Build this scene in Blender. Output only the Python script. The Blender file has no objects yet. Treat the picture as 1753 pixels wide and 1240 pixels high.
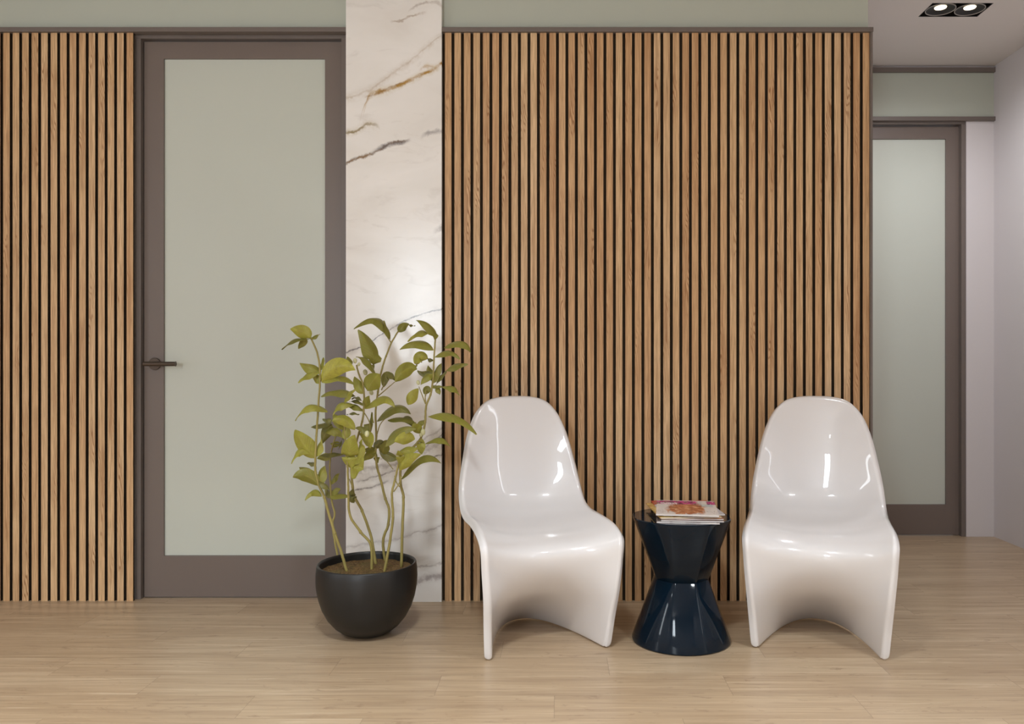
import bpy, bmesh, math, random
import numpy as np
from mathutils import Vector, Matrix
R = random.Random(7)
S = bpy.context.scene
COL = S.collection
CX, CY, F = 955.0, 620.0, 1400.0          # principal point and focal length in photo pixels
def P(px, py, Y): return Vector(((px-CX)*Y/F, Y, 1.0-(py-CY)*Y/F))
def XX(px, Y): return (px-CX)*Y/F
def ZZ(py, Y): return 1.0-(py-CY)*Y/F

# ------------------------------------------------------------------ node helper
class NT:
    def __init__(s, name):
        s.m = bpy.data.materials.new(name); s.m.use_nodes = True
        s.t = s.m.node_tree; s.b = s.t.nodes['Principled BSDF']; s._pos = None
    def n(s, typ, **k):
        nd = s.t.nodes.new(typ)
        for a, v in k.items(): setattr(nd, a, v)
        return nd
    def l(s, a, b): s.t.links.new(a, b)
    def put(s, sock, v):
        if hasattr(v, 'node'): s.l(v, sock)
        elif isinstance(v, (tuple, list)) and len(v) == 3 and sock.type == 'RGBA': sock.default_value = (*v, 1)
        else: sock.default_value = v
    def pos(s):
        if not s._pos:
            s._pos = s.n('ShaderNodeTexCoord').outputs['Object']
        return s._pos
    def math(s, op, a, b=0.0, c=0.0, clamp=False):
        nd = s.n('ShaderNodeMath', operation=op, use_clamp=clamp)
        s.put(nd.inputs[0], a); s.put(nd.inputs[1], b); s.put(nd.inputs[2], c)
        return nd.outputs[0]
    def xyz(s, v=None):
        nd = s.n('ShaderNodeSeparateXYZ'); s.l(v or s.pos(), nd.inputs[0]); return nd.outputs
    def vec(s, x=0., y=0., z=0.):
        nd = s.n('ShaderNodeCombineXYZ')
        for i, v in enumerate((x, y, z)): s.put(nd.inputs[i], v)
        return nd.outputs[0]
    def scale(s, v, sc):
        nd = s.n('ShaderNodeMapping'); s.l(v, nd.inputs[0]); nd.inputs['Scale'].default_value = sc; return nd.outputs[0]
    def noise(s, v, sc=1., det=3., rough=.5, dist=0., out='Fac'):
        nd = s.n('ShaderNodeTexNoise'); s.l(v, nd.inputs['Vector'])
        nd.inputs['Scale'].default_value = sc; nd.inputs['Detail'].default_value = det
        nd.inputs['Roughness'].default_value = rough; nd.inputs['Distortion'].default_value = dist
        return nd.outputs[out]
    def white(s, v, out='Value'):
        nd = s.n('ShaderNodeTexWhiteNoise', noise_dimensions='3D'); s.l(v, nd.inputs['Vector']); return nd.outputs[out]
    def ramp(s, f, stops, interp='LINEAR'):
        nd = s.n('ShaderNodeValToRGB'); s.put(nd.inputs[0], f); cr = nd.color_ramp; cr.interpolation = interp
        while len(cr.elements) < len(stops): cr.elements.new(.5)
        for e, (p, c) in zip(cr.elements, stops):
            e.position = p; e.color = (*c, 1) if len(c) == 3 else c
        return nd.outputs[0]
    def mix(s, f, a, b, mode='MIX'):
        nd = s.n('ShaderNodeMix', data_type='RGBA', blend_type=mode)
        s.put(nd.inputs[0], f); s.put(nd.inputs[6], a); s.put(nd.inputs[7], b); return nd.outputs[2]
    def mr(s, v, a, b, c=0., d=1., smooth=False):
        nd = s.n('ShaderNodeMapRange', clamp=True)
        if smooth: nd.interpolation_type = 'SMOOTHSTEP'
        s.put(nd.inputs[0], v)
        for i, x in enumerate((a, b, c, d)): s.put(nd.inputs[i+1], x)
        return nd.outputs[0]
    def bump(s, h, st=.1, dist=.002):
        nd = s.n('ShaderNodeBump'); s.put(nd.inputs['Height'], h)
        nd.inputs['Strength'].default_value = st; nd.inputs['Distance'].default_value = dist
        s.l(nd.outputs[0], s.b.inputs['Normal'])
    def set(s, **k):
        for a, v in k.items(): s.put(s.b.inputs[a.replace('_', ' ')], v)
        return s

def srgb(r, g, b):
    f = lambda c: (c/255/12.92 if c/255 <= .04045 else ((c/255+.055)/1.055)**2.4)
    return (f(r), f(g), f(b))

def plain(name, col, rough=.5, var=.03, scale=6., coat=0., coatr=.03, spec=.5, metal=0., bump=0.):
    t = NT(name)
    nz = t.noise(t.pos(), scale, 4.)
    c1 = tuple(max(0, c*(1-var)) for c in col); c2 = tuple(min(1, c*(1+var)) for c in col)
    t.set(Base_Color=t.mix(nz, c1, c2), Roughness=rough, Metallic=metal)
    t.b.inputs['Specular IOR Level'].default_value = spec
    t.b.inputs['Coat Weight'].default_value = coat; t.b.inputs['Coat Roughness'].default_value = coatr
    if bump: t.bump(t.noise(t.pos(), 180., 3.), bump, .001)
    return t.m

M = {}
M['white'] = plain('white_paint', srgb(216, 211, 212), .55, .01, 3., bump=.05)
M['ceiling'] = plain('ceiling_paint', srgb(214, 208, 204), .7, .01, 3.)
M['sage'] = plain('sage_paint', srgb(185, 190, 178), .5, .012, 3.)
M['trim'] = plain('taupe_trim', srgb(112, 102, 96), .4, .02, 8.)
M['door'] = plain('taupe_door_lacquer', srgb(116, 104, 97), .35, .015, 5.)
M['handle'] = plain('bronze_metal', srgb(88, 76, 66), .3, .02, 30., metal=.6)
M['felt'] = plain('black_felt_backing', (.045, .03, .019), .9, .2, 60., spec=.1)
M['glass'] = plain('frosted_sage_glass', srgb(198, 203, 193), .35, .008, 1.5, coat=.55, coatr=.04)
M['plastic'] = plain('glossy_white_plastic', srgb(228, 225, 225), .3, .005, 3., coat=1., coatr=.015)
M['navy'] = plain('navy_gloss_lacquer', (.0015, .0085, .018), .07, .05, 5., spec=.32)
M['pot'] = plain('matte_black_pot', (.012, .0115, .011), .42, .05, 20., spec=.5)
M['black'] = plain('black_metal', (.006, .005, .005), .45, .05, 20.)
M['lampring'] = plain('grey_metal_ring', (.35, .33, .31), .35, .03, 20.)
M['lampgrey'] = plain('grey_recess', (.22, .2, .185), .5, .03, 20.)

# --- slatted oak
def wood_slats(x0, pitch):
    t = NT('oak_slat_veneer'); o = t.xyz()
    idx = t.math('FLOOR', t.math('DIVIDE', t.math('SUBTRACT', o[0], x0), pitch))
    rnd = t.white(t.vec(idx, 3.1, 0))
    rnd2 = t.white(t.vec(idx, 9.7, 1.))
    zz = t.math('ADD', o[2], t.math('MULTIPLY', rnd, 23.))
    v = t.vec(t.math('ADD', o[0], t.math('MULTIPLY', rnd2, 5.)), 0, zz)
    fine = t.noise(t.scale(v, (420., 1., 9.)), 1., 4., .6)
    mid = t.noise(t.scale(v, (90., 1., 2.2)), 1., 3., .55, .4)
    # cathedral figure: distorted rings seen in patches
    warp = t.noise(t.scale(v, (25., 1., 3.)), 1., 2., .5)
    ring = t.math('SINE', t.math('MULTIPLY', t.math('ADD', t.math('MULTIPLY', warp, 1.4), t.math('ADD', t.math('MULTIPLY', o[0], 22.), t.math('MULTIPLY', zz, 1.3))), 60.))
    patch = t.mr(t.noise(t.scale(v, (9., 1., 2.0)), 1., 1.5), .5, .62, smooth=True)
    ringm = t.math('MULTIPLY', t.mr(ring, .1, 1.), patch)
    blot = t.noise(t.scale(v, (12., 1., 1.6)), 1., 2.)
    base = t.ramp(t.math('ADD', t.math('MULTIPLY', rnd2, .62), t.math('MULTIPLY', blot, .38)),
                  [(.1, srgb(208, 164, 120)), (.35, srgb(218, 178, 133)), (.62, srgb(226, 191, 147)), (.9, srgb(234, 202, 161))])
    c = t.mix(t.mr(fine, .44, .62, 0., .5), base, srgb(136, 98, 62))
    c = t.mix(t.mr(mid, .46, .66, 0., .5), c, srgb(160, 114, 74))
    c = t.mix(t.math('MULTIPLY', ringm, .8), c, srgb(150, 102, 62))
    # fine cross saw marks
    saw = t.noise(t.scale(v, (30., 1., 260.)), 1., 2.)
    c = t.mix(t.math('MULTIPLY', t.mr(saw, .55, .8), t.mr(blot, .5, .7, 0., .3)), c, srgb(214, 180, 138))
    t.set(Base_Color=c, Roughness=t.mr(fine, .3, .8, .38, .5))
    t.b.inputs['Specular IOR Level'].default_value = .3
    t.bump(fine, .12, .0006)
    return t.m

# --- oak floor planks, .157 wide, .896 long, each row stepped
def floor_mat():
    t = NT('oak_floor_planks'); o = t.xyz()
    rr = t.math('DIVIDE', t.math('SUBTRACT', o[1], 2.293), .157)
    row = t.math('FLOOR', rr)
    u = t.math('DIVIDE', t.math('ADD', t.math('ADD', o[0], .0105), t.math('MULTIPLY', row, .36)), .896)
    uid = t.math('FLOOR', u)
    idv = t.vec(row, uid, 4.)
    r1 = t.white(idv); r2 = t.white(t.vec(uid, row, 11.))
    fy = t.math('SUBTRACT', rr, row); fu = t.math('SUBTRACT', u, uid)
    dy = t.math('MULTIPLY', t.math('MINIMUM', fy, t.math('SUBTRACT', 1., fy)), .157)
    du = t.math('MULTIPLY', t.math('MINIMUM', fu, t.math('SUBTRACT', 1., fu)), .896)
    gy = t.mr(dy, 0., .0014, .38, 0.); gu = t.mr(du, 0., .0013, .55, 0.)
    groove = t.math('MAXIMUM', gy, gu)
    v = t.vec(t.math('ADD', o[0], t.math('MULTIPLY', r1, 17.)), t.math('ADD', o[1], t.math('MULTIPLY', r2, 13.)), 0)
    fine = t.noise(t.scale(v, (3.5, 260., 1.)), 1., 4., .6)
    mid = t.noise(t.scale(v, (1.5, 30., 1.)), 1., 5., .62, .9)
    big = t.noise(t.scale(v, (1.1, 9., 1.)), 1., 3., .5, .8)
    kn = t.noise(t.scale(v, (6., 24., 1.)), 1., 5., .7, 2.)
    tone = t.math('ADD', t.math('MULTIPLY', r1, .16), t.math('MULTIPLY', big, .84))
    c = t.ramp(tone, [(.2, srgb(170, 145, 116)), (.5, srgb(184, 160, 131)), (.8, srgb(200, 178, 149))])
    c = t.mix(t.mr(mid, .46, .74, 0., .6), c, srgb(146, 122, 98))
    c = t.mix(t.mr(fine, .46, .7, 0., .55), c, srgb(138, 114, 90))
    c = t.mix(t.mr(kn, .58, .7, 0., .6), c, srgb(128, 102, 80))
    c = t.mix(t.mr(mid, .28, .42, .5, 0.), c, srgb(216, 198, 170))
    c = t.mix(groove, c, srgb(96, 76, 58))
    t.set(Base_Color=c, Roughness=t.mr(mid, .3, .8, .3, .42))
    t.b.inputs['Specular IOR Level'].default_value = .5
    t.bump(t.math('SUBTRACT', fine, t.math('MULTIPLY', groove, 1.5)), .08, .0008)
    return t.m

# --- marble: cream ground, gold and grey veins that run across the slab
def marble_mat(xl, xr):
    t = NT('calacatta_marble'); o = t.xyz()
    ox = t.math('DIVIDE', t.math('SUBTRACT', o[0], xl), xr-xl)
    nz = t.noise(t.pos(), 9., 6., .62)
    nf = t.noise(t.pos(), 38., 5., .65)
    wob = t.math('ADD', t.math('MULTIPLY', t.math('SUBTRACT', nz, .5), .055), t.math('MULTIPLY', t.math('SUBTRACT', nf, .5), .018))
    cloud = t.noise(t.scale(t.pos(), (2.2, 1., 4.5)), 1., 4., .55, .6)
    c = t.ramp(cloud, [(.3, srgb(236, 232, 227)), (.5, srgb(243, 240, 236)), (.72, srgb(248, 245, 242))])
    c = t.mix(t.mr(t.noise(t.scale(t.pos(), (6., 1., 16.)), 1., 5., .6, 1.), .58, .78, 0., .3), c, srgb(190, 181, 172))
    Yc = 3.406
    def vein(pts, w, col, st, halo=0., hcol=None, wobk=1.):
        nonlocal c
        nd = t.n('ShaderNodeFloatCurve'); cu = nd.mapping.curves[0]
        ps = [((px-592)/164., (ZZ(py, Yc))/3.) for px, py in pts]
        cu.points[0].location = ps[0]; cu.points[1].location = ps[-1]
        for q in ps[1:-1]: cu.points.new(*q)
        nd.mapping.update(); t.put(nd.inputs['Value'], ox)
        zc = t.math('MULTIPLY', nd.outputs[0], 3.)
        d = t.math('ABSOLUTE', t.math('ADD', t.math('SUBTRACT', o[2], zc), t.math('MULTIPLY', wob, wobk)))
        x0, x1 = ps[0][0], ps[-1][0]
        rng = t.math('MULTIPLY', t.mr(ox, x0-.02, x0+.06) if x0 > .02 else 1., t.mr(ox, x1-.08, x1+.02, 1., 0.) if x1 < .98 else 1.)
        br = t.mr(t.noise(t.pos(), 24., 4., .7), .32, .55, .15, 1.)
        if halo:
            h = t.math('MULTIPLY', t.math('MULTIPLY', t.mr(d, 0., halo, .5, 0., True), rng), t.mr(nf, .35, .6))
            c = t.mix(h, c, hcol)
        m = t.math('MULTIPLY', t.math('MULTIPLY', t.mr(d, w*.25, w, st, 0.), rng), br)
        c = t.mix(m, c, col)
    gold = srgb(178, 138, 66); grey = srgb(112, 104, 104); dk = srgb(92, 82, 80)
    vein([(624, 188), (631, 164), (645, 158), (672, 152), (705, 136), (735, 121), (756, 108)], .011, gold, 1., .026, srgb(208, 188, 146), .75)
    vein([(626, 166), (660, 154), (690, 142)], .006, srgb(150, 110, 56), .8, 0, None, .7)
    vein([(720, 118), (735, 112), (748, 118)], .008, srgb(186, 150, 84), .75, .02, srgb(212, 192, 154), 1.2)
    vein([(618, 200), (626, 176), (636, 166)], .008, gold, .9, 0, None, .6)
    vein([(592, 228), (612, 222), (630, 212), (648, 216)], .008, srgb(150, 132, 92), .9, .03, srgb(200, 186, 156))
    vein([(592, 280), (612, 270), (640, 262), (660, 248), (700, 240)], .008, srgb(138, 108, 72), .95, .012, grey)
    vein([(636, 262), (655, 250), (672, 246), (702, 241)], .014, grey, .8, 0, None, .8)
    vein([(722, 234), (735, 226), (756, 222)], .015, srgb(150, 145, 145), .7, 0, None, 1.4)
    vein([(670, 38), (690, 34), (728, 24)], .007, srgb(172, 152, 132), .7)
    vein([(700, 20), (730, 6), (756, 10)], .008, srgb(180, 168, 158), .6)
    vein([(592, 170), (640, 150), (700, 105), (756, 60)], .006, srgb(200, 186, 168), .5, .03, srgb(212, 200, 186))
    vein([(744, 398), (756, 392)], .02, srgb(160, 152, 148), .6, 0, None, 1.6)
    vein([(592, 604), (625, 590), (665, 566), (700, 548), (730, 536), (756, 528)], .0042, dk, .8, .03, srgb(206, 200, 196), .7)
    vein([(602, 842), (630, 836), (664, 824)], .0055, dk, .85, .02, srgb(188, 178, 172), .7)
    vein([(610, 824), (650, 815), (684, 802)], .006, srgb(126, 114, 110), .7, .025, srgb(190, 180, 174), .9)
    vein([(596, 806), (650, 800), (700, 784), (756, 756)], .012, srgb(150, 138, 134), .55, .04, srgb(196, 187, 181), 1.2)
    vein([(706, 800), (730, 788), (756, 778)], .005, srgb(110, 98, 96), .8, .02, srgb(196, 187, 181), .8)
    vein([(700, 778), (730, 764), (756, 745)], .005, srgb(120, 108, 106), .7, .02, srgb(198, 190, 184), .8)
    vein([(640, 790), (700, 768), (756, 735)], .007, srgb(168, 158, 153), .45, .03, srgb(206, 198, 192), 1.)
    vein([(592, 935), (660, 925), (756, 900)], .006, srgb(182, 174, 170), .5, .02, srgb(204, 196, 190))
    vein([(680, 1002), (710, 996), (735, 988), (756, 984)], .02, srgb(158, 146, 144), .75, .035, srgb(190, 178, 174), 1.2)
    vein([(690, 975), (720, 970), (756, 962)], .006, srgb(168, 158, 154), .6)
    t.set(Base_Color=c, Roughness=.2)
    t.b.inputs['Specular IOR Level'].default_value = .45
    return t.m

# ------------------------------------------------------------------ mesh helpers
def link(name, me, mat=None, parent=None, smooth=False):
    o = bpy.data.objects.new(name, me); COL.objects.link(o)
    if mat: me.materials.append(mat)
    if parent: o.parent = parent
    if smooth: me.polygons.foreach_set('use_smooth', [True]*len(me.polygons))
    return o
def empty(name, loc, rz=0., **p):
    o = bpy.data.objects.new(name, None); COL.objects.link(o); o.location = loc; o.rotation_euler.z = rz
    o.empty_display_size = .1
    for k, v in p.items(): o[k] = v
    return o
def boxes(name, lst, mat, parent=None, bevel=0., origin=None):
    bm = bmesh.new()
    for (x0, y0, z0, x1, y1, z1) in lst:
        b = bmesh.ops.create_cube(bm, size=1.)
        bmesh.ops.scale(bm, vec=(x1-x0, y1-y0, z1-z0), verts=b['verts'])
        bmesh.ops.translate(bm, vec=((x0+x1)/2, (y0+y1)/2, (z0+z1)/2), verts=b['verts'])
    if bevel: bmesh.ops.bevel(bm, geom=bm.edges[:], offset=bevel, segments=2, affect='EDGES', profile=.6)
    if origin: bmesh.ops.translate(bm, vec=-Vector(origin), verts=bm.verts)
    me = bpy.data.meshes.new(name); bm.to_mesh(me); bm.free()
    o = link(name, me, mat, parent)
    if origin and not parent: o.location = origin
    return o
def struct(o, label=None):
    o['kind'] = 'structure'
    if label: o['label'] = label
    return o
def lathe(name, prof, mat, parent=None, n=72, poly=None, smooth=True):
    bm = bmesh.new(); rings = []
    for i, (r, z) in enumerate(prof):
        if r < 1e-6: rings.append([bm.verts.new((0, 0, z))]); continue
        ring = []
        for k in range(n):
            a = 2*math.pi*k/n; rr = r
            if poly: rr = r*poly(a, i)
            ring.append(bm.verts.new((rr*math.sin(a), -rr*math.cos(a), z)))
        rings.append(ring)
    for A, B in zip(rings[:-1], rings[1:]):
        for k in range(n):
            k2 = (k+1) % n
            if len(A) == 1: bm.faces.new((A[0], B[k2], B[k]))
            elif len(B) == 1: bm.faces.new((A[k], A[k2], B[0]))
            else: bm.faces.new((A[k], A[k2], B[k2], B[k]))
    bmesh.ops.recalc_face_normals(bm, faces=bm.faces)
    me = bpy.data.meshes.new(name); bm.to_mesh(me); bm.free()
    return link(name, me, mat, parent, smooth)
def crom(pts, n):
    m = len(pts); Q = [2*pts[0]-pts[1]]+list(pts)+[2*pts[-1]-pts[-2]]; out = []
    for j in range(n):
        t = (m-1)*j/(n-1); i = min(int(t), m-2); f = t-i; a, b, c, d = Q[i:i+4]
        out.append(.5*(2*b+(c-a)*f+(2*a-5*b+4*c-d)*f*f+(3*b-a-3*c+d)*f**3))
    return out
def tube_bm(bm, pts, r0, r1, n=8):
    prev = None; m = len(pts)
    for i, p in enumerate(pts):
        d = (pts[min(i+1, m-1)]-pts[max(i-1, 0)]).normalized()
        a = d.cross(Vector((0, 1, 0)) if abs(d.y) < .9 else Vector((1, 0, 0))).normalized(); b = d.cross(a)
        r = r0+(r1-r0)*i/(m-1)
        ring = [bm.verts.new(p+r*(math.cos(2*math.pi*k/n)*a+math.sin(2*math.pi*k/n)*b)) for k in range(n)]
        if prev:
            for k in range(n): bm.faces.new((prev[k], prev[(k+1) % n], ring[(k+1) % n], ring[k]))
        else: bm.faces.new(ring)
        prev = ring
    bm.faces.new(list(reversed(prev)))
def bm_obj(name, bm, mat, parent=None, smooth=True):
    bmesh.ops.recalc_face_normals(bm, faces=bm.faces)
    me = bpy.data.meshes.new(name); bm.to_mesh(me); bm.free()
    return link(name, me, mat, parent, smooth)

# ------------------------------------------------------------------ the room
XL, XR, YF, YW, YB, H = -3.6, 2.4945, -3.0, 3.44, 4.679, 2.692
DX0, DX1 = -1.783, -.886           # left door opening
WE = 1.305                         # end of the front wall
ZT0, ZT1 = 2.3766, 2.3952          # dark cap rail
struct(boxes('floor', [(XL, YF, -.06, XR, YB+.1, 0)], floor_mat()))
# ceiling with a cut-out for the double downlight
LX0, LX1, LY0, LY1 = 1.765, 2.055, 3.853, 4.009
struct(boxes('ceiling', [(XL, YF, H, LX0, YB+.1, H+.12), (LX1, YF, H, XR, YB+.1, H+.12),
                         (LX0, YF, H, LX1, LY0, H+.12), (LX0, LY1, H, LX1, YB+.1, H+.12)], M['ceiling']))
SWR, SWL = (.6, .78), (1.05, 1.3)      # side openings
struct(boxes('wall_right', [(XR, YF, 0, XR+.1, SWR[0], H), (XR, SWR[1], 0, XR+.1, YB+.1, H), (XR, SWR[0], 0, XR+.1, SWR[1], .4), (XR, SWR[0], 2.45, XR+.1, SWR[1], H)], M['white']))
struct(boxes('wall_left', [(XL-.1, YF, 0, XL, SWL[0], H), (XL-.1, SWL[1], 0, XL, YW+.15, H), (XL-.1, SWL[0], 0, XL, SWL[1], .4), (XL-.1, SWL[0], 2.45, XL, SWL[1], H)], M['white']))
struct(boxes('wall_main', [(XL, YW, 0, DX0, YW+.12, ZT1), (DX1, YW, 0, WE, YW+.12, ZT1),
                           (DX0, YW, 2.385, DX1, YW+.12, ZT1)], M['white']))
struct(boxes('wall_main_upper', [(XL, YW, ZT1, WE, YW+.12, H)], M['sage']))
struct(boxes('wall_corridor', [(WE-.1, YW+.12, 0, WE, YB, H)], M['white']))
BD0, BD1 = 1.440, 2.337
struct(boxes('wall_back', [(WE, YB, 0, BD0, YB+.1, ZT1), (BD1, YB, 0, XR, YB+.1, ZT1), (BD0, YB, 2.385, BD1, YB+.1, ZT1), (WE, YB, 2.668, XR, YB+.1, H)], M['white']))
struct(boxes('wall_back_upper', [(WE, YB, ZT1, XR, YB+.1, 2.668)], M['sage']))
# rails
struct(boxes('trim_1', [(XL, 3.405, ZT0, -.883, YW, ZT1+.0005)], M['trim'], bevel=.0012))
struct(boxes('trim_2', [(-.484, 3.405, ZT0, 1.3145, YW, ZT1+.0005)], M['trim'], bevel=.0012))
struct(boxes('trim_3', [(1.3025, 3.408, 0, 1.3125, YW, ZT0)], M['trim'], bevel=.001))
struct(boxes('trim_4', [(WE, 4.66, 2.3766, XR, YB, 2.400)], M['trim'], bevel=.0012))
struct(boxes('trim_5', [(WE, 4.66, 2.654, XR, YB, 2.681)], M['trim'], bevel=.0012))
# wall behind the camera with tall windows
WIN = [(-1.95, -1.3)]
segs = []; x = XL
for a, b in WIN:
    segs.append((x, YF-.15, 0, a, YF, H)); segs.append((a, YF-.15, 0, b, YF, .9)); segs.append((a, YF-.15, 2.45, b, YF, H)); x = b
segs.append((x, YF-.15, 0, XR, YF, H))
struct(boxes('wall_front', segs, M['white']))
for i, (a, b) in enumerate(WIN):
    c = (a+b)/2; w = .03
    struct(boxes('window_%d' % (i+1), [(a, YF-.1, .9, a+w, YF-.05, 2.45), (b-w, YF-.1, .9, b, YF-.05, 2.45), (c-w/2, YF-.1, .93, c+w/2, YF-.05, 2.42),
                 (a+w, YF-.1, .9, b-w, YF-.05, .93), (a+w, YF-.1, 2.42, b-w, YF-.05, 2.45)], M['trim']))

# ------------------------------------------------------------------ slatted panels
PITCH, SW, YS = .03970, .0273, 3.419
def slat_panel(x_first, n, x0, x1, label):
    t = empty('slatted_wood_panel', ((x0+x1)/2, YW, 0), label=label, category='wall panel', group='slatted wood wall panels')
    cx = (x0+x1)/2
    b = boxes('backing_board', [(x0-cx, 3.431-YW, 0, x1-cx, -.0016, ZT0)], M['felt'], t)
    mat = wood_slats(x_first-(PITCH-SW)/2-cx, PITCH)
    sl = boxes('slats', [(x_first+k*PITCH-cx, YS-YW, 0, x_first+k*PITCH+SW-cx, 3.431-YW, ZT0) for k in range(n)], mat, t)
    sl.data.materials.append(M['felt'])            # only the front is veneered, the core is black
    for p in sl.data.polygons:
        if abs(p.normal.x) > .9: p.material_index = 1
    return t
xa = XX(761.7, YS)
slat_panel(xa, 45, -.484, 1.3025, 'wide panel of vertical oak slats behind the two white chairs')
xb = XX(216.8, YS); nl = 40
slat_panel(xb-(nl-1)*PITCH, nl, xb-nl*PITCH+.005, DX0, 'panel of vertical oak slats left of the glazed door with the handle')

# marble pier
XM0, XM1 = -.883, -.484
mp = boxes('marble_pillar', [(XM0, 3.406, 0, XM1, YW, H)], marble_mat(XM0, XM1), bevel=.001)
struct(mp, 'cream marble pillar with gold and grey veins beside the glazed door')

# ------------------------------------------------------------------ doors
def make_door(name, x0, x1, yw, yl, handle, label):
    # x0..x1 opening, yw wall face, yl front face of the leaf
    d = empty(name, ((x0+x1)/2, yw, 0), kind='structure', label=label); c = (x0+x1)/2
    Z1 = 2.385; fw = .026
    fr = boxes('door_frame', [(x0+.004-c, .004, 0, x0+fw-c, .115, Z1-.022), (x1-fw-c, .004, 0, x1-.001-c, .115, Z1-.022),
                         (x0+.004-c, .004, Z1-.022, x1-.001-c, .115, Z1-.002)], M['trim'], d, bevel=.0012)
    lx0, lx1 = x0+fw+.004-c, x1-fw+.008-c
    zt = 2.358; y0 = yl-yw; y1 = y0+.04
    gx0, gx1, gz0, gz1 = lx0+.083, lx1-.083, .178, 2.286
    leaf = boxes('door_leaf', [(lx0, y0, .004, gx0, y1, zt), (gx1, y0, .004, lx1, y1, zt),
                               (gx0, y0, .004, gx1, y1, gz0), (gx0, y0, gz1, gx1, y1, zt)], M['door'], d)
    boxes('glass_pane', [(gx0+.0005, y0+.008, gz0+.0005, gx1-.0005, y0+.018, gz1-.0005)], M['glass'], leaf)
    if handle:
        hx, hz = XX(260.5, 3.44)-c, .992
        bm = bmesh.new()
        tube_bm(bm, [Vector((hx, y0-.0005, hz)), Vector((hx, y0-.009, hz))], .0255, .0255, 40)
        tube_bm(bm, [Vector((hx, y0-.008, hz)), Vector((hx, y0-.05, hz))], .009, .009, 20)
        h = bm_obj('door_handle', bm, M['handle'], leaf, False)
        hl0, hl1 = XX(246, 3.41)-c, XX(300.5, 3.41)-c
        tube_bm2 = bmesh.new()
        tube_bm(tube_bm2, [Vector((hl0, y0-.055, hz)), Vector((hl0+.002, y0-.055, hz)), Vector((hl1-.002, y0-.055, hz)), Vector((hl1, y0-.055, hz))], .0095, .0095, 24)
        me = bpy.data.meshes.new('tmp'); tube_bm2.to_mesh(me); tube_bm2.free()
        bm = bmesh.new(); bm.from_mesh(h.data); bm.from_mesh(me); bm.to_mesh(h.data); bm.free()
        bpy.data.meshes.remove(me)
        md = h.modifiers.new('b', 'BEVEL'); md.width = .0012; md.segments = 2; md.limit_method = 'ANGLE'
    return d
make_door('door_1', DX0, DX1, YW, 3.466, True, 'taupe framed door with tall frosted glass and lever handle beside marble pillar')
make_door('door_2', BD0, BD1, YB, 4.714, False, 'taupe framed frosted glass door at the end of the corridor')

# ------------------------------------------------------------------ double downlight
def emis(name, col, st):
    t = NT(name); nz = t.noise(t.pos(), 90., 2.)
    t.set(Base_Color=(.8, .8, .8)); t.b.inputs['Emission Color'].default_value = (*col, 1)
    t.put(t.b.inputs['Emission Strength'], t.mr(nz, 0., 1., st*.85, st*1.1)); return t.m
M['lamp'] = emis('warm_lamp', (1., .80, .52), 1.5)
def downlight(cx, cy, label, cut):
    d = empty('recessed_downlight', (cx, cy, H), label=label, category='ceiling light', group='recessed double downlights')
    w, h = .145, .078
    top = .055 if cut else -.0
    if cut:
        boxes('housing', [(-w, -h, .001, -w+.004, h, .075), (w-.004, -h, .001, w, h, .075), (-w+.004, -h, .001, w-.004, -h+.004, .075),
                          (-w+.004, h-.004, .001, w-.004, h, .075), (-w, -h, .075, w, h, .079)], M['black'], d)
    else:
        boxes('housing', [(-w, -h, -.004, w, h, -.0005)], M['black'], d)
    for sx in (-1, 1):
        zb = .002 if cut else -.011
        hd = lathe('lamp_head', [(0, zb+.012), (.03, zb+.011), (.05, zb+.007), (.064, zb+.001), (.068, zb+.0005), (.069, zb+.003), (.066, zb+.03), (0, zb+.034)], M['black'], d, 48)
        hd.location = (sx*.0705, 0, 0)
        lathe('ring', [(.0645, zb+.0008), (.0655, zb-.0012), (.0685, zb-.0012), (.0692, zb+.002), (.0682, zb+.0035)], M['lampring'], hd, 48)
        lathe('bulb', [(0, zb+.006), (.018, zb+.0064), (.027, zb+.0085), (.029, zb+.013)], M['lamp'], hd, 32)
        if cut: boxes('mounting_plate', [(sx*.0705-.0695, -.070, .036, sx*.0705+.0695, .07, .038)], M['lampgrey'], d)
    return d
downlight((LX0+LX1)/2, (LY0+LY1)/2, 'lit double spotlight recessed in the corridor ceiling', True)

# ------------------------------------------------------------------ white moulded chairs
ROWS = [[0.512, 0.8513, 0.502, 0.842, 0.125, 2.4045], [0.5125, 0.8332, 0.494, 0.7916, 0.161, 2.4905], [0.512, 0.7925, 0.479, 0.7423, 0.181, 2.4888], [0.5085, 0.7033, 0.455, 0.6375, 0.2002, 2.3889], [0.499, 0.5811, 0.4289, 0.5323, 0.2203, 2.3951], [0.478, 0.470, 0.3821, 0.4671, 0.2263, 2.3978], [0.400, 0.408, 0.3032, 0.4435, 0.2283, 2.6], [0.2212, 0.389, 0.1802, 0.4406, 0.2263, 2.8011], [0.118, 0.381, 0.0524, 0.4292, 0.2294, 2.5841], [0.054, 0.343, -0.021, 0.3922, 0.2277, 2.1703], [0.070, 0.270, -0.0229, 0.3143, 0.2234, 1.9824], [0.143, 0.187, -0.0085, 0.2133, 0.2132, 1.9453], [0.2731, 0.1004, 0.0259, 0.1082, 0.2049, 2.027], [0.4355, 0, 0.053, 0, 0.1974, 2.1802]]
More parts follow.
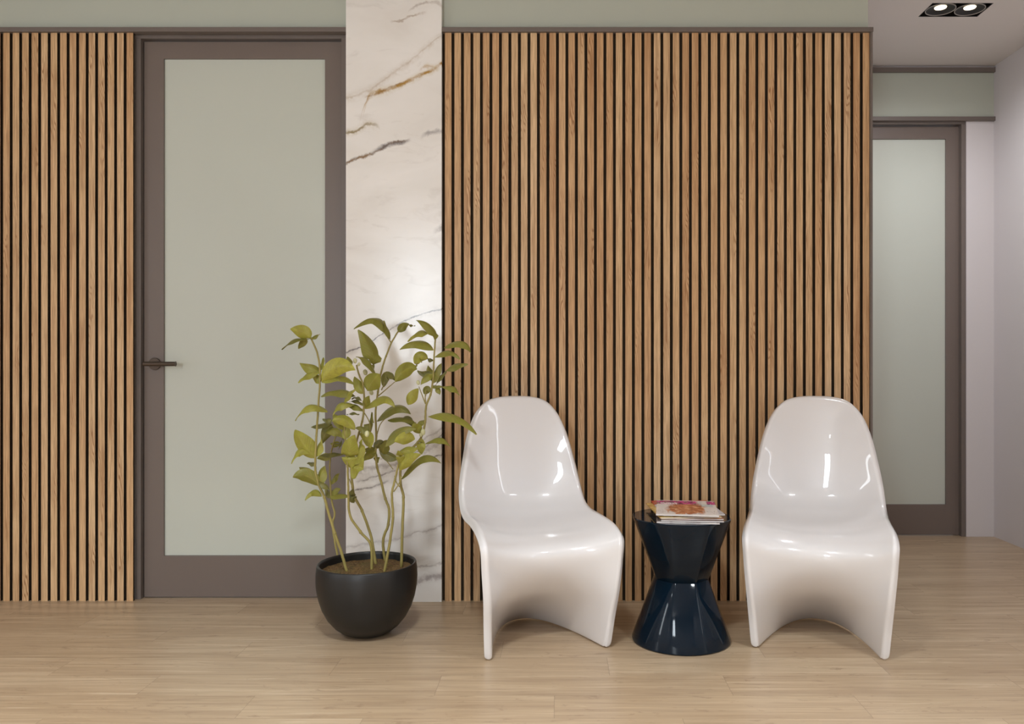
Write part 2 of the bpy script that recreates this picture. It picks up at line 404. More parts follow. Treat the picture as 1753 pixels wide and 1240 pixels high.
def chair_mesh(ns=61, nu=33, RF=.011, EXT=.016):
    """one continuous shell: back, seat and skirt, its free edges rolled over into a flange"""
    A0 = np.array(ROWS); m = len(A0)
    Pd = np.vstack([2*A0[0]-A0[1], A0, 2*A0[-1]-A0[-2]]); t = np.linspace(0, m-1, ns); i = np.minimum(t.astype(int), m-2); f = (t-i)[:, None]
    a, b, c, d = Pd[i], Pd[i+1], Pd[i+2], Pd[i+3]
    Sx = .5*(2*b+(c-a)*f+(2*a-5*b+4*c-d)*f*f+(3*b-a-3*c+d)*f**3)
    u = np.sin(np.pi/2*np.linspace(-1, 1, nu)*.92)/np.sin(np.pi/2*.92)
    g = np.abs(u)[None, :]**Sx[:, 5:6]
    v = Sx[:, 0:1]+(Sx[:, 2:3]-Sx[:, 0:1])*g; z = np.maximum(Sx[:, 1:2]+(Sx[:, 3:4]-Sx[:, 1:2])*g, 0)
    G = np.stack([Sx[:, 4:5]*u[None, :], v, z], -1)
    kk = np.abs(np.arange(nu)-(nu-1)/2)/((nu-1)/2); T_ = 13
    wc = (np.clip((T_-np.arange(ns))/6, 0, 1)[:, None]*np.clip((kk-.15)/.35, 0, 1)[None, :])[..., None]
    for _ in range(55):                       # ease the two top corners of the back into one round arch
        H_ = G.copy()
        H_[1:-1, 1:-1] = .25*(G[:-2, 1:-1]+G[2:, 1:-1]+G[1:-1, :-2]+G[1:-1, 2:])
        H_[0, 1:-1] = .5*(G[0, :-2]+G[0, 2:])
        for c_, n_ in ((0, 1), (-1, -2)):
            H_[1:-1, c_] = .5*(G[:-2, c_]+G[2:, c_]); H_[0, c_] = .5*(G[0, n_]+G[1, c_])
        G = G*(1-.5*wc)+H_*.5*wc
    du = np.gradient(G, axis=1); ds = np.gradient(G, axis=0)
    nz = lambda q: q/(np.linalg.norm(q, axis=-1, keepdims=True)+1e-9)
    N = nz(np.cross(du, ds))
    if N[5, nu//2, 1] < 0: N = -N
    # free edge as one path: up the left side, over the top, down the right side
    path = [(r_, 0) for r_ in range(ns-1, 0, -1)]+[(0, c_) for c_ in range(nu)]+[(r_, nu-1) for r_ in range(1, ns)]
    E_ = np.array([G[p] for p in path]); EN = np.array([N[p] for p in path])
    tg = nz(np.gradient(E_, axis=0)); TT = nz(np.cross(tg, EN))
    if TT[len(path)//2, 2] < 0: TT = -TT
    for _ in range(6):
        for q in (TT, EN): q[1:-1] = .5*q[1:-1]+.25*(q[:-2]+q[2:])
    TT = nz(TT-EN*np.sum(TT*EN, -1, keepdims=True)); EN = nz(EN)
    th = np.radians([0, 22, 45, 68, 90])
    A = np.array(list(RF*np.sin(th))+[RF, RF])[1:]; B = np.array(list(RF*(1-np.cos(th)))+[RF+EXT*.5, RF+EXT])[1:]
    bm = bmesh.new(); V = [[bm.verts.new(G[r_, c_]) for c_ in range(nu)] for r_ in range(ns)]
    for r_ in range(ns-1):
        for c_ in range(nu-1): bm.faces.new((V[r_][c_], V[r_][c_+1], V[r_+1][c_+1], V[r_+1][c_]))
    prev = [V[r_][c_] for r_, c_ in path]
    for a_, b_ in zip(A, B):
        Q = E_+TT*a_+EN*b_; k_ = min(1, b_/(RF+EXT)); Q[:, 2] = np.maximum(Q[:, 2], .014*max(0, abs(k_-.45)/.55-.25)**2)
        cur = [bm.verts.new(q) for q in Q]
        for i_ in range(len(cur)-1): bm.faces.new((prev[i_], prev[i_+1], cur[i_+1], cur[i_]))
        prev = cur
    bmesh.ops.recalc_face_normals(bm, faces=bm.faces)
    fr = min(bm.faces, key=lambda q: (q.calc_center_median()-Vector((0, .5, .6))).length)
    if fr.normal.y > 0: bmesh.ops.reverse_faces(bm, faces=bm.faces)
    me = bpy.data.meshes.new('shell_chair'); bm.to_mesh(me); bm.free()
    me.polygons.foreach_set('use_smooth', [True]*len(me.polygons))
    return me
cme = chair_mesh(); cme.materials.append(M['plastic'])
for (x, y, a, lab) in ((-.0158, 2.7523, -.2944, 'glossy white moulded chair between the potted plant and the blue side table'),
                       (.8784, 2.7527, .2898, 'glossy white moulded chair with bright window reflections on its back, near the corridor')):
    o = bpy.data.objects.new('moulded_chair', cme); COL.objects.link(o)
    o.location = (x, y, 0.002); o.rotation_euler.z = -a
    o['label'] = lab; o['category'] = 'chair'; o['group'] = 'white moulded chairs'
    m = o.modifiers.new('t', 'SOLIDIFY'); m.thickness = .006; m.offset = -1; m.use_even_offset = False
    m = o.modifiers.new('s', 'SUBSURF'); m.levels = 1; m.render_levels = 2

# ------------------------------------------------------------------ side table
tb = empty('side_table', (.4446, 2.95, 0), label='navy blue glossy hourglass side table between the two white chairs', category='side table')
def octa(a): 
    s = math.pi/4; b = (a+s/2) % s-s/2
    return math.cos(s/2)/math.cos(b)*1.04
def pl(mixs):
    def f(a, i): m = mixs[i]; return 1+(octa(a)-1)*m
    return f
zt = .445
lathe('base', [(0, .0), (.170, .0), (.1765, .004), (.1770, .009), (.0975, .2235), (.0955, .2255), (0, .2255)], M['navy'], tb, 96, pl([0, 0, 0, 0, .8, .8, .8]))
lathe('top_section', [(0, .2255), (.0955, .2255), (.0975, .2275), (.1755, zt-.008), (.1765, zt-.003), (.174, zt), (0, zt)], M['navy'], tb, 96, pl([.8, .8, .8, .4, .4, .4, 0]))
for o in tb.children:
    m = o.modifiers.new('e', 'EDGE_SPLIT'); m.split_angle = math.radians(28)

# ------------------------------------------------------------------ magazines
def cover_mat(name, kind):
    t = NT(name); o = t.xyz(); w, h = .215, .29
    u = t.math('DIVIDE', t.math('ADD', o[0], w/2), w); v = t.math('DIVIDE', t.math('ADD', o[1], h/2), h)
    n1 = t.noise(t.vec(t.math('MULTIPLY', u, 7.), t.math('MULTIPLY', v, 5.), 1.), 1., 3., .6, 1.)
    n2 = t.noise(t.vec(t.math('MULTIPLY', u, 40.), t.math('MULTIPLY', v, 24.), 5.), 1., 2.)
    if kind == 'top':
        c = t.mix(t.mr(n1, .4, .7, 0., .4), srgb(232, 224, 220), srgb(208, 196, 194))
        # warm swirl of hair and skin tones
        du = t.math('SUBTRACT', u, .5); dv = t.math('SUBTRACT', v, .44)
        d = t.math('SQRT', t.math('ADD', t.math('MULTIPLY', t.math('MULTIPLY', du, du), 5.5), t.math('MULTIPLY', t.math('MULTIPLY', dv, dv), 2.2)))
        d = t.math('ADD', d, t.math('MULTIPLY', t.math('SUBTRACT', n1, .5), .9))
        hair = t.ramp(t.noise(t.vec(t.math('MULTIPLY', u, 5.), t.math('ADD', t.math('MULTIPLY', v, 12.), t.math('MULTIPLY', u, 6.)), 2.), 1., 3., .6, 1.5),
                      [(.3, srgb(122, 54, 30)), (.48, srgb(186, 104, 62)), (.6, srgb(222, 160, 118)), (.75, srgb(240, 214, 188))])
        c = t.mix(t.mr(d, .62, .8, 1., 0.), c, hair)
        top = t.math('ADD', v, t.math('MULTIPLY', t.math('SUBTRACT', n1, .5), .18))
        mg = t.math('MULTIPLY', t.math('MULTIPLY', t.mr(top, .70, .74), t.math('MAXIMUM', t.mr(u, .66, .72, 1., 0.), t.mr(u, .84, .87))), t.mr(n2, .25, .4))
        c = t.mix(mg, c, t.mix(t.mr(n1, .45, .6), srgb(206, 40, 140), srgb(120, 24, 80)))
        # masthead-like white smudges and pale rules
        mh = t.math('MULTIPLY', t.math('MULTIPLY', t.mr(v, .70, .72), t.mr(v, .82, .84, 1., 0.)), t.math('MULTIPLY', t.mr(u, .06, .07), t.mr(u, .34, .36, 1., 0.)))
        c = t.mix(t.math('MULTIPLY', mh, t.mr(n2, .42, .5)), c, srgb(246, 226, 236))
        bl = t.math('MULTIPLY', t.math('MULTIPLY', t.mr(v, .55, .58), t.mr(v, .72, .75, 1., 0.)), t.math('MULTIPLY', t.mr(u, .74, .77), t.mr(u, .93, .96, 1., 0.)))
        c = t.mix(t.math('MULTIPLY', bl, .7), c, srgb(176, 198, 204))
        tx = t.math('MULTIPLY', t.math('MULTIPLY', t.mr(v, .1, .12), t.mr(v, .3, .32, 1., 0.)), t.mr(t.noise(t.vec(t.math('MULTIPLY', u, 60.), t.math('MULTIPLY', v, 14.), 9.), 1., 1.), .58, .66))
        c = t.mix(t.math('MULTIPLY', tx, .55), c, srgb(120, 106, 90))
        edge = t.math('MAXIMUM', t.mr(v, .035, .04, 1., 0.), t.mr(v, .965, .97))
        c = t.mix(edge, c, srgb(236, 230, 228))
    else:
        A, B, Cc = {'yellow': (srgb(226, 196, 120), srgb(206, 160, 84), srgb(70, 52, 40)), 'red': (srgb(200, 196, 200), srgb(186, 60, 44), srgb(120, 130, 150)),
                 'orange': (srgb(196, 130, 88), srgb(150, 96, 66), srgb(60, 50, 50)), 'grey': (srgb(190, 184, 182), srgb(132, 116, 112), srgb(70, 62, 62)), 'dark': (srgb(96, 88, 90), srgb(60, 54, 58), srgb(150, 130, 120))}[kind]
        c = t.mix(t.mr(n1, .42, .56), A, B) if kind != 'red' else t.mix(t.mr(v, .68, .72), A, B)
        c = t.mix(t.mr(n2, .62, .7, 0., .7), c, Cc)
    t.set(Base_Color=c, Roughness=.25); return t.m
def paper_mat():
    t = NT('page_edges'); o = t.xyz()
    ln = t.noise(t.scale(t.pos(), (1., 1., 2600.)), 1., 1.)
    t.set(Base_Color=t.mix(t.mr(ln, .3, .7), srgb(196, 190, 186), srgb(236, 231, 228)), Roughness=.7); return t.m
M['paper'] = paper_mat()
def magazine(x, y, z, rz, th, mat, label, w=.215, h=.29):
    t = empty('magazine', (x, y, z), rz, label=label, category='magazine', group='magazines stacked on the blue side table')
    boxes('pages', [(-w/2+.001, -h/2+.001, .0006, w/2-.001, h/2-.001, th-.0006)], M['paper'], t)
    # cover sheet wraps front, spine and back
    boxes('cover', [(-w/2, -h/2, 0, w/2, h/2, .0005), (-w/2, -h/2, th-.0005, w/2, h/2, th), (-w/2, -h/2, .0005, -w/2+.0006, h/2, th-.0005)], mat, t)
    return t
zc = zt+.0004
for (x, y, rz, th, kind, lab) in (
    (.4640, 2.945, -.125, .0052, 'grey', 'bottom magazine of the stack, lying directly on the blue table top'),
    (.4760, 2.950, -.10, .0052, 'dark', 'magazine with a dark grey cover, second from the bottom of the stack'),
    (.4700, 2.958, -.05, .0044, 'orange', 'magazine with an orange brown cover, third from the bottom of the stack'),
    (.4500, 2.962, .06, .0042, 'yellow', 'magazine with a yellow cover sticking out at the left of the stack'),
    (.4690, 2.985, .04, .0040, 'red', 'magazine with a red corner sticking out behind the topmost one'),
    (.4640, 2.952, -.13, .0046, 'top', 'topmost magazine with pink heading and orange brown picture on white cover')):
    magazine(x, y, zc, rz, th, cover_mat(kind+'_cover', kind), lab); zc += th+.0004

# ------------------------------------------------------------------ potted plant
PX, PY = -.7045, 3.02
def leaf_mat():
    t = NT('leaf'); a = t.n('ShaderNodeAttribute', attribute_name='leaf'); s = t.n('ShaderNodeSeparateColor'); t.l(a.outputs['Color'], s.inputs[0])
    tone, across, along = s.outputs[0], s.outputs[1], s.outputs[2]
    c = t.ramp(tone, [(0., srgb(96, 98, 62)), (.35, srgb(132, 132, 56)), (.7, srgb(162, 162, 66)), (1., srgb(188, 184, 78))])
    nz = t.noise(t.pos(), 60., 3.)
    c = t.mix(t.mr(nz, .35, .7, 0., .5), c, srgb(150, 136, 70))
    rib = t.mr(t.math('ABSOLUTE', t.math('SUBTRACT', across, .5)), 0., .035, .45, 0.)
    c = t.mix(rib, c, srgb(176, 170, 96))
    vn = t.math('SINE', t.math('ADD', t.math('MULTIPLY', along, 70.), t.math('MULTIPLY', t.math('ABSOLUTE', t.math('SUBTRACT', across, .5)), -34.)))
    c = t.mix(t.mr(vn, .8, 1., 0., .22), c, srgb(112, 112, 48))
    t.set(Base_Color=c, Roughness=.38)
    t.bump(t.math('ADD', t.math('MULTIPLY', vn, .3), rib), .35, .0015)
    t.b.inputs['Specular IOR Level'].default_value = .55
    t.b.inputs['Subsurface Weight'].default_value = .0
    # thin leaf lets some light through
    tr = t.n('ShaderNodeBsdfTranslucent'); t.l(c, tr.inputs[0]); mx_ = t.n('ShaderNodeMixShader'); mx_.inputs[0].default_value = .25
    out = t.t.nodes['Material Output']; t.l(t.b.outputs[0], mx_.inputs[1]); t.l(tr.outputs[0], mx_.inputs[2]); t.l(mx_.outputs[0], out.inputs[0])
    return t.m
M['leaf'] = leaf_mat()
def stem_mat():
    t = NT('stem_bark'); nz = t.noise(t.scale(t.pos(), (60., 60., 14.)), 1., 4.)
    t.set(Base_Color=t.mix(nz, srgb(128, 116, 62), srgb(172, 158, 92)), Roughness=.55); t.bump(nz, .3, .002); return t.m
M['stem'] = stem_mat()
def soil_mat():
    t = NT('soil'); v = t.noise(t.pos(), 150., 4., .7)
    b = t.noise(t.pos(), 14., 2.)
    c = t.ramp(v, [(.3, srgb(58, 42, 24)), (.48, srgb(104, 78, 42)), (.62, srgb(138, 108, 62)), (.8, srgb(176, 146, 92))])
    c = t.mix(t.mr(b, .5, .7, 0., .5), c, srgb(98, 92, 44))
    t.set(Base_Color=c, Roughness=.9); t.bump(v, 1., .006); return t.m
M['bud'] = plain('bud', srgb(208, 206, 160), .5, .08, 60.)

plant = empty('potted_plant', (PX, PY, 0), label='leafy green shrub in a round matte black pot before the marble pillar', category='potted plant')
lathe('pot', [(0, 0), (.062, 0), (.072, .002), (.092, .012), (.118, .032), (.143, .062), (.162, .098), (.174, .135), (.1815, .175), (.1835, .205), (.1825, .235),
              (.1795, .257), (.1775, .2605), (.174, .2610), (.1705, .2585), (.1695, .25), (.170, .20), (.15, .12), (0, .1)], M['pot'], plant, 96)
# soil: lumpy disc
bm = bmesh.new()
nr, na = 26, 72
cen = bm.verts.new((0, 0, .238)); prev = None
for i in range(1, nr+1):
    r = .1698*i/nr
    ring = [bm.verts.new((r*math.cos(2*math.pi*k/na), r*math.sin(2*math.pi*k/na), .233+R.uniform(-.0022, .0022)+.004*math.cos(r*12))) for k in range(na)]
    for k in range(na):
        if prev: bm.faces.new((prev[k], ring[k], ring[(k+1) % na], prev[(k+1) % na]))
        else: bm.faces.new((cen, ring[k], ring[(k+1) % na]))
    prev = ring
soil = bm_obj('soil', bm, soil_mat(), plant)
ORG = Vector((PX, PY, 0))

def c1(x, y): return (470+x/3.4444, 520+y/3.4444)
def c2(x, y): return (470+x/3.875, 800+y/3.875)
def blob(bm, p, r, d=(0, 0, 1)):
    b = bmesh.ops.create_uvsphere(bm, u_segments=12, v_segments=8, radius=r)
    q = Vector((0, 0, 1)).rotation_difference(Vector(d).normalized()).to_matrix()
    for v in b['verts']: v.co = q @ Vector((v.co.x, v.co.y, v.co.z*1.35)) + p
def leaf(bm, lay, B, T, A, Wpx, tone, Y, dY, fold=.4, real=None):
    """B base, T tip, A arch control (crop pixels), Wpx seen width, Y depth of base, dY depth change to the tip"""
    b = P(*c1(*B), Y); t_ = P(*c1(*T), Y+dY); a = P(*c1(*A), Y+dY*.5)
    ctl = 2*a-(b+t_)/2                       # passes through A halfway
    Lpx = math.hypot(T[0]-B[0], T[1]-B[1])
    W = (real or max(Wpx, .34*Lpx+12, 38))*Y/F/3.4444
    ph = math.acos(min(1, Wpx/3.4444*Y/F/W))
    W *= 1.22; n, m = 15, 9; rows = []
    for i in range(n):
        s = i/(n-1)
        p = b*(1-s)**2+ctl*2*s*(1-s)+t_*s*s
        d = ((ctl-b)*(1-s)+(t_-ctl)*s)
        d2 = Vector((d.x, 0, d.z)).normalized()
        perp = Vector((d2.z, 0, -d2.x))
        if perp.z > 0: perp = -perp
        cr_ = (perp*math.cos(ph)+Vector((0, -1, 0))*math.sin(ph)).normalized()
        nn = d.normalized().cross(cr_).normalized()
        if nn.z < 0 and ph > .5: nn = -nn
        elif ph <= .5 and nn.y > 0: nn = -nn
        w = W/2*(math.sin(math.pi*min(1, s**.82))**.78)*(1-.12*s) if 0 < s < 1 else W*.02
        w = max(w, .0008)
        row = []
        for k in range(m):
            e = -1+2*k/(m-1)
            q = p+cr_*w*e-nn*(w*fold*abs(e)**1.4)*(1 if True else 0)+nn*.002*math.sin(s*9+e*2+B[0])
            vv = bm.verts.new(q-ORG); row.append((vv, (tone, (e+1)/2, s, 1)))
        rows.append(row)
    for i in range(n-1):
        for k in range(m-1):
            qd = (rows[i][k], rows[i][k+1], rows[i+1][k+1], rows[i+1][k])
            f = bm.faces.new([x[0] for x in qd]); f.smooth = True
            for lp, x in zip(f.loops, qd): lp[lay] = x[1]

ZS = .235
def sy(py): return F*(1-ZS)/(py-CY)
# stems: (list of photo pixels from the soil up, r0, r1, depth drift, side shoots)
STEMS = {
 'a': ([(595.2, 978), (584, 945), (573.2, 913.5), (563, 880), (555.2, 851.6), (544.8, 828.4), (540.5, 810), (539.7, 795.8), (541.6, 746.5), (545, 694), (547.5, 650), (545, 612), (532.4, 579)], .0055, .0032, -.05, []),
 'b': ([(581, 961), (574.5, 934), (569.4, 898), (573, 880), (568, 859), (565.8, 833.6), (564.4, 798.7), (569, 765), (578, 738)], .0045, .0025, .02, []),
 'c': ([(636.5, 975.5), (635, 934), (617, 911), (599, 882.6), (596.5, 851.6), (596, 833.6), (594.8, 798.7), (592, 770), (590, 735), (588, 712)], .0055, .0026, -.08, []),
 'd': ([(644, 965), (635, 918.7), (619.7, 874.8), (606.8, 851.6), (603.6, 833.6), (601.5, 805), (605, 780), (612, 750), (620, 722), (623.5, 690), (621.5, 660), (614, 640), (610.5, 625)], .0055, .003, -.06, [[(607, 852), (603, 835), (598, 820)], [(619, 700), (632, 722), (634, 742)]]),
 'e': ([(659.7, 960), (655.8, 926.5), (664.8, 898), (666, 872), (659.7, 854), (650.6, 818), (645.5, 800), (643, 775), (644.2, 746.5), (643, 706), (647, 671), (653, 636), (661, 610), (670.3, 586.8), (682, 567)], .0055, .003, 0., [[(670.3, 588), (663, 577), (660, 571)], [(648, 678), (662, 666), (676, 654)], [(645, 745), (652, 725), (668, 710)], [(655, 782), (664, 792), (673, 804)], [(639, 632), (643, 642), (650, 650)], [(653, 668), (657, 660), (659, 655)]]),
 'f': ([(657, 978), (666, 936.8), (672.6, 885), (671, 846.5), (676.5, 820.6), (681, 800), (684, 785)], .0055, .003, -.02, [[(684, 834), (678, 825), (675.5, 815)], [(674, 842), (682, 830), (688, 815)]]),
 'g': ([(686.8, 970), (689, 903), (690.6, 851.6), (686, 830), (686.5, 800), (700, 775), (715, 758), (722.6, 745), (727.8, 723), (729.3, 697), (737, 676), (740.5, 655), (742, 640), (743, 616), (745.3, 581)], .0055, .003, .02, [[(728.5, 692), (722, 675), (717, 662)], [(728.5, 690), (728, 678), (729.5, 670)], [(688, 803), (696, 790), (708, 782)]]),
}
#           stem, base, tip, arch, width, tone (own green plus painted-in light and shade), dY
LEAVES = [
 ('a', (215, 200), (92, 150), (160, 165), 70, .85, -.03), ('a', (205, 205), (268, 180), (238, 192), 20, .3, .0), ('a', (205, 207), (42, 272), (110, 215), 13, .25, -.02), ('a', (190, 208), (142, 268), (160, 235), 40, .4, .03),
 ('a', (275, 400), (148, 350), (215, 385), 52, .6, -.03), ('a', (270, 405), (140, 468), (190, 420), 36, .75, -.05), ('a', (278, 462), (476, 392), (365, 372), 92, 1., -.06), ('a', (278, 465), (468, 478), (380, 428), 32, .7, .03),
 ('a', (268, 470), (215, 408), (245, 440), 40, .65, .02), ('a', (265, 395), (290, 318), (275, 355), 30, .6, .03),
 ('a', (312, 640), (122, 692), (200, 604), 36, .85, -.03), ('a', (243, 912), (120, 745), (172, 828), 92, .8, -.04), ('a', (225, 885), (100, 946), (145, 870), 38, .85, -.05),
 ('a', (244, 905), (275, 800), (262, 850), 40, .8, .0), ('a', (270, 1075), (108, 1025), (185, 1015), 72, .45, -.04), ('a', (262, 1085), (298, 955), (275, 1010), 52, .5, .0),
 ('a', (250, 1060), (145, 965), (195, 1000), 50, .45, .03), ('a', (278, 1138), (180, 1162), (222, 1112), 30, .7, -.03), ('a', (262, 1040), (330, 1100), (295, 1070), 18, .15, -.02), ('a', (240, 955), (192, 945), (212, 938), 16, .05, .02),
 ('b', (335, 700), (215, 730), (275, 712), 28, .15, .0), ('b', (340, 715), (285, 825), (300, 765), 58, .2, .03), ('b', (300, 762), (405, 795), (355, 752), 40, .6, -.03), ('b', (350, 815), (345, 850), (352, 830), 50, .5, .0),
 ('b', (412, 885), (264, 897), (340, 882), 14, .1, .0), ('b', (335, 905), (250, 915), (290, 905), 40, .45, .02), ('b', (330, 1065), (385, 1000), (352, 1030), 30, .45, .02), ('b', (322, 1140), (440, 1138), (380, 1128), 24, .55, -.03),
 ('b', (330, 1130), (392, 1095), (355, 1105), 32, .5, .0), ('b', (340, 1150), (300, 1090), (318, 1115), 18, .1, .0), ('b', (375, 860), (405, 790), (385, 825), 14, .1, .02),
 ('c', (478, 548), (274, 550), (370, 512), 34, .35, -.02), ('c', (408, 590), (480, 505), (435, 535), 32, .7, -.04), ('c', (470, 600), (345, 658), (385, 600), 38, .75, -.04), ('c', (520, 635), (415, 610), (470, 602), 24, .4, .02),
 ('c', (525, 600), (440, 580), (485, 572), 14, .2, .03), ('c', (515, 575), (455, 565), (485, 550), 12, .1, .03), ('c', (500, 655), (425, 655), (465, 643), 7, .15, .02), ('c', (412, 742), (345, 645), (375, 690), 34, .55, .02),
 ('c', (474, 745), (337, 695), (405, 683), 52, .85, -.05), ('c', (340, 690), (282, 682), (310, 684), 22, .1, .0), ('c', (412, 800), (432, 720), (422, 760), 46, .55, .0), ('c', (555, 770), (475, 735), (520, 738), 30, .25, .02),
 ('c', (455, 975), (475, 775), (440, 870), 92, .75, -.05), ('c', (465, 1035), (522, 900), (492, 965), 52, .75, -.03), ('c', (468, 950), (515, 800), (498, 880), 50, .7, -.02),
 ('d', (470, 1175), (462, 1095), (455, 1140), 46, .1, -.02), ('d', (595, 420), (480, 315), (545, 332), 22, .4, .02), ('d', (455, 365), (430, 312), (437, 340), 34, .4, .03), ('d', (525, 530), (472, 430), (490, 480), 50, .7, .02),
 ('d', (548, 515), (620, 415), (575, 462), 92, .65, -.03), ('d', (535, 622), (708, 610), (640, 556), 40, .8, -.06), ('d', (500, 770), (562, 852), (548, 798), 66, .9, -.07), ('d', (532, 620), (560, 545), (540, 580), 40, .7, -.02),
 ('d', (600, 880), (520, 930), (560, 892), 44, .55, -.02), ('d', (590, 870), (525, 860), (558, 868), 44, .5, .02), ('d', (565, 765), (575, 640), (562, 700), 34, .35, .02),
 ('e', (655, 178), (467, 150), (590, 88), 40, .45, -.02), ('e', (684, 215), (644, 100), (672, 160), 13, .4, .0), ('e', (732, 168), (795, 120), (758, 135), 44, .35, .02), ('e', (790, 122), (830, 130), (810, 126), 4, .2, .0),
 ('e', (585, 385), (492, 155), (565, 255), 66, .55, -.02), ('e', (712, 462), (840, 388), (775, 388), 74, .7, -.03), ('e', (644, 495), (712, 455), (662, 425), 46, .25, .03), ('e', (705, 440), (645, 410), (672, 415), 30, .25, .03),
 ('e', (605, 695), (802, 652), (710, 610), 46, .3, -.04), ('e', (668, 690), (835, 715), (765, 672), 22, .35, .0), ('e', (760, 672), (820, 735), (795, 690), 36, .2, .02), ('e', (585, 858), (645, 812), (612, 828), 40, .05, -.02),
 ('e', (600, 870), (610, 940), (598, 905), 30, .65, .02), ('e', (620, 860), (735, 915), (680, 900), 42, .15, .0), ('e', (640, 900), (668, 805), (645, 850), 56, .35, -.03),
 ('f', (655, 845), (835, 740), (725, 752), 52, .35, -.02), ('f', (828, 800), (708, 815), (770, 795), 66, .95, -.06), ('f', (735, 870), (845, 850), (790, 865), 42, .7, -.03), ('f', (735, 985), (862, 888), (775, 925), 62, .85, -.06),
 ('f', (740, 960), (726, 868), (740, 915), 46, .85, -.06),
 ('g', (750, 1035), (982, 942), (862, 905), 32, .4, -.05), ('g', (862, 765), (830, 700), (838, 735), 52, .75, -.03), ('g', (868, 795), (870, 890), (862, 842), 46, .85, -.04), ('g', (890, 690), (835, 715), (862, 700), 26, .4, .0),
 ('g', (905, 668), (1192, 772), (1065, 658), 28, .55, -.08), ('g', (890, 828), (1040, 848), (972, 796), 22, .5, -.05), ('g', (920, 520), (890, 550), (895, 510), 40, .3, .0), ('g', (945, 490), (975, 538), (965, 505), 26, .5, -.02),
 ('g', (985, 492), (1090, 542), (1050, 496), 26, .5, -.03), ('g', (925, 490), (990, 492), (955, 484), 16, .4, .0), ('g', (932, 470), (985, 352), (950, 410), 44, .35, .0), ('g', (935, 455), (905, 365), (918, 410), 40, .35, .02),
 ('g', (945, 415), (862, 480), (900, 430), 42, .65, -.03), ('g', (930, 405), (842, 395), (885, 412), 34, .1, .0), ('g', (1015, 398), (950, 482), (975, 430), 22, .2, .0), ('g', (1012, 396), (1140, 358), (1075, 362), 34, .35, -.03),
 ('g', (943, 318), (1092, 328), (1028, 282), 30, .5, -.04), ('g', (1002, 262), (1158, 292), (1098, 228), 38, .5, -.04), ('g', (905, 325), (836, 375), (852, 318), 58, .8, -.03), ('g', (940, 330), (900, 322), (920, 328), 18, .05, .0),
 ('g', (938, 275), (738, 272), (838, 226), 46, .6, -.04), ('g', (905, 180), (785, 225), (845, 172), 34, .8, .03), ('g', (945, 215), (834, 97), (918, 140), 40, .5, -.03), ('g', (785, 597), (848, 500), (812, 548), 56, .85, -.02),
]
BUDS = {'d': [(475, 337, 12), (497, 358, 9)], 'e': [(535, 405, 14), (570, 524, 13)], 'g': [(847, 466, 11), (875, 758, 15), (862, 775, 9)], 'c': [(545, 768, 14)], 'f': [(735, 812, 6)]}
bo = None
for key, (pts, r0, r1, drift, shoots) in STEMS.items():
    Y0 = sy(pts[0][1]); m = len(pts)
    ys = [Y0+drift*(i/(m-1)) for i in range(m)]
    def depth_at(py):
        best = min(range(m), key=lambda i: abs(pts[i][1]-py)); return ys[best]
    P3 = [P(x, y, d)-ORG for (x, y), d in zip(pts, ys)]
    P3[0].z = ZS-.012
    bm = bmesh.new()
    line = crom(P3, m*5)
    line = [p+Vector((R.uniform(-1, 1), R.uniform(-1, 1), 0))*.0006 for p in line]
    tube_bm(bm, line, r0, r1, 9)
    for sh in shoots:
        tube_bm(bm, crom([P(x, y, depth_at(sh[0][1]))-ORG for x, y in sh], 8), .0024, .0014, 7)
    # nodes on the stem
    for i in range(2, m-1, 2): blob(bm, P3[i], (r0+(r1-r0)*i/(m-1))*1.18)
    st = bm_obj('stem', bm, M['stem'], plant)
    lbm = bmesh.new(); lay = lbm.loops.layers.float_color.new('leaf')
    for (k, B, T, A, W, tone, dY) in LEAVES:
        if k == key:
            leaf(lbm, lay, B, T, A, W, tone, depth_at(c1(*B)[1]), dY)
    me = bpy.data.meshes.new('foliage'); lbm.to_mesh(me); lbm.free()
    fo = link('foliage', me, M['leaf'], st)
    if key in BUDS:
        for (x, y, r) in BUDS[key]:
            bb = bmesh.new(); blob(bb, P(*c1(x, y), depth_at(c1(x, y)[1])-.012)-ORG, r/3.4444*3/F, (R.uniform(-.6, .6), 0, 1))
            bm_obj('bud', bb, M['bud'], st)

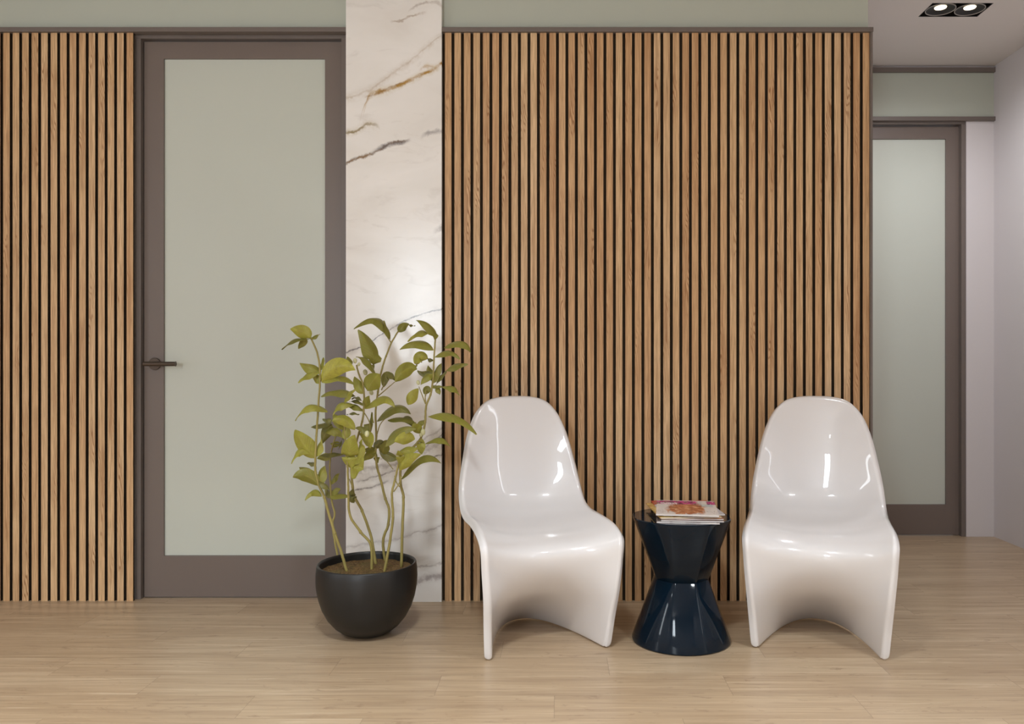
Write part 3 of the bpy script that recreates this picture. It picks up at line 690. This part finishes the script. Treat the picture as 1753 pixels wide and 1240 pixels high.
# ------------------------------------------------------------------ light
def area(name, loc, rot, sx, sy_, e, col):
    l = bpy.data.lights.new(name, 'AREA'); l.shape = 'RECTANGLE'; l.size = sx; l.size_y = sy_; l.energy = e; l.color = col
    o = bpy.data.objects.new(name, l); COL.objects.link(o); o.location = loc; o.rotation_euler = rot; return o
for i, (a, b) in enumerate(WIN):
    area('window_daylight', ((a+b)/2, YF-.12, 1.675), (math.radians(90), 0, 0), b-a, 1.55, (42,)[i], (.84, .93, 1.))
area('side_daylight', (XR+.08, sum(SWR)/2, 1.42), (0, math.radians(90), 0), 2.0, .18, 4, (.88, .95, 1.))
area('side_daylight', (XL-.08, sum(SWL)/2, 1.42), (0, math.radians(-90), 0), 2.0, .25, 6, (.9, .97, 1.))
def spot(x, y, e, ang=120, blend=1., col=(.89, .96, 1.), z=H-.03):
    l = bpy.data.lights.new('downlight_beam', 'SPOT'); l.energy = e; l.spot_size = math.radians(ang); l.spot_blend = blend; l.color = col; l.shadow_soft_size = .12
    o = bpy.data.objects.new('downlight_beam', l); COL.objects.link(o); o.location = (x, y, z); return o
spot(1.84, 3.931, 12, 170, 1., (.97, .97, 1.)); spot(1.98, 3.931, 12, 170, 1., (.97, .97, 1.))
for (x, y, e) in ((-2.38, .94, 135), (-2.4, -1.6, 95), (-.3, 1.05, 165), (-.3, -1.6, 130), (1.7, .94, 135), (1.7, -1.6, 110)):
    d = downlight(x, y, 'lit double spotlight on the ceiling', False)
    spot(x-.07, y, e/2); spot(x+.07, y, e/2)
w = bpy.data.worlds.new('world'); S.world = w; w.use_nodes = True
w.node_tree.nodes['Background'].inputs[0].default_value = (.75, .82, .92, 1); w.node_tree.nodes['Background'].inputs[1].default_value = .6

# ------------------------------------------------------------------ camera
cam = bpy.data.cameras.new('camera'); co = bpy.data.objects.new('camera', cam); COL.objects.link(co)
co.location = (0, 0, 1.0); co.rotation_euler = (math.radians(90), 0, 0)
cam.sensor_fit = 'HORIZONTAL'; cam.sensor_width = 36.; cam.lens = F/1753*36.
cam.shift_x = -(CX-876.5)/1753; cam.shift_y = 0.; cam.clip_start = .05
S.camera = co
vs = S.view_settings; vs.view_transform = 'Standard'; vs.look = 'None'; vs.gamma = 1.; vs.use_curve_mapping = False; vs.exposure = 1.08
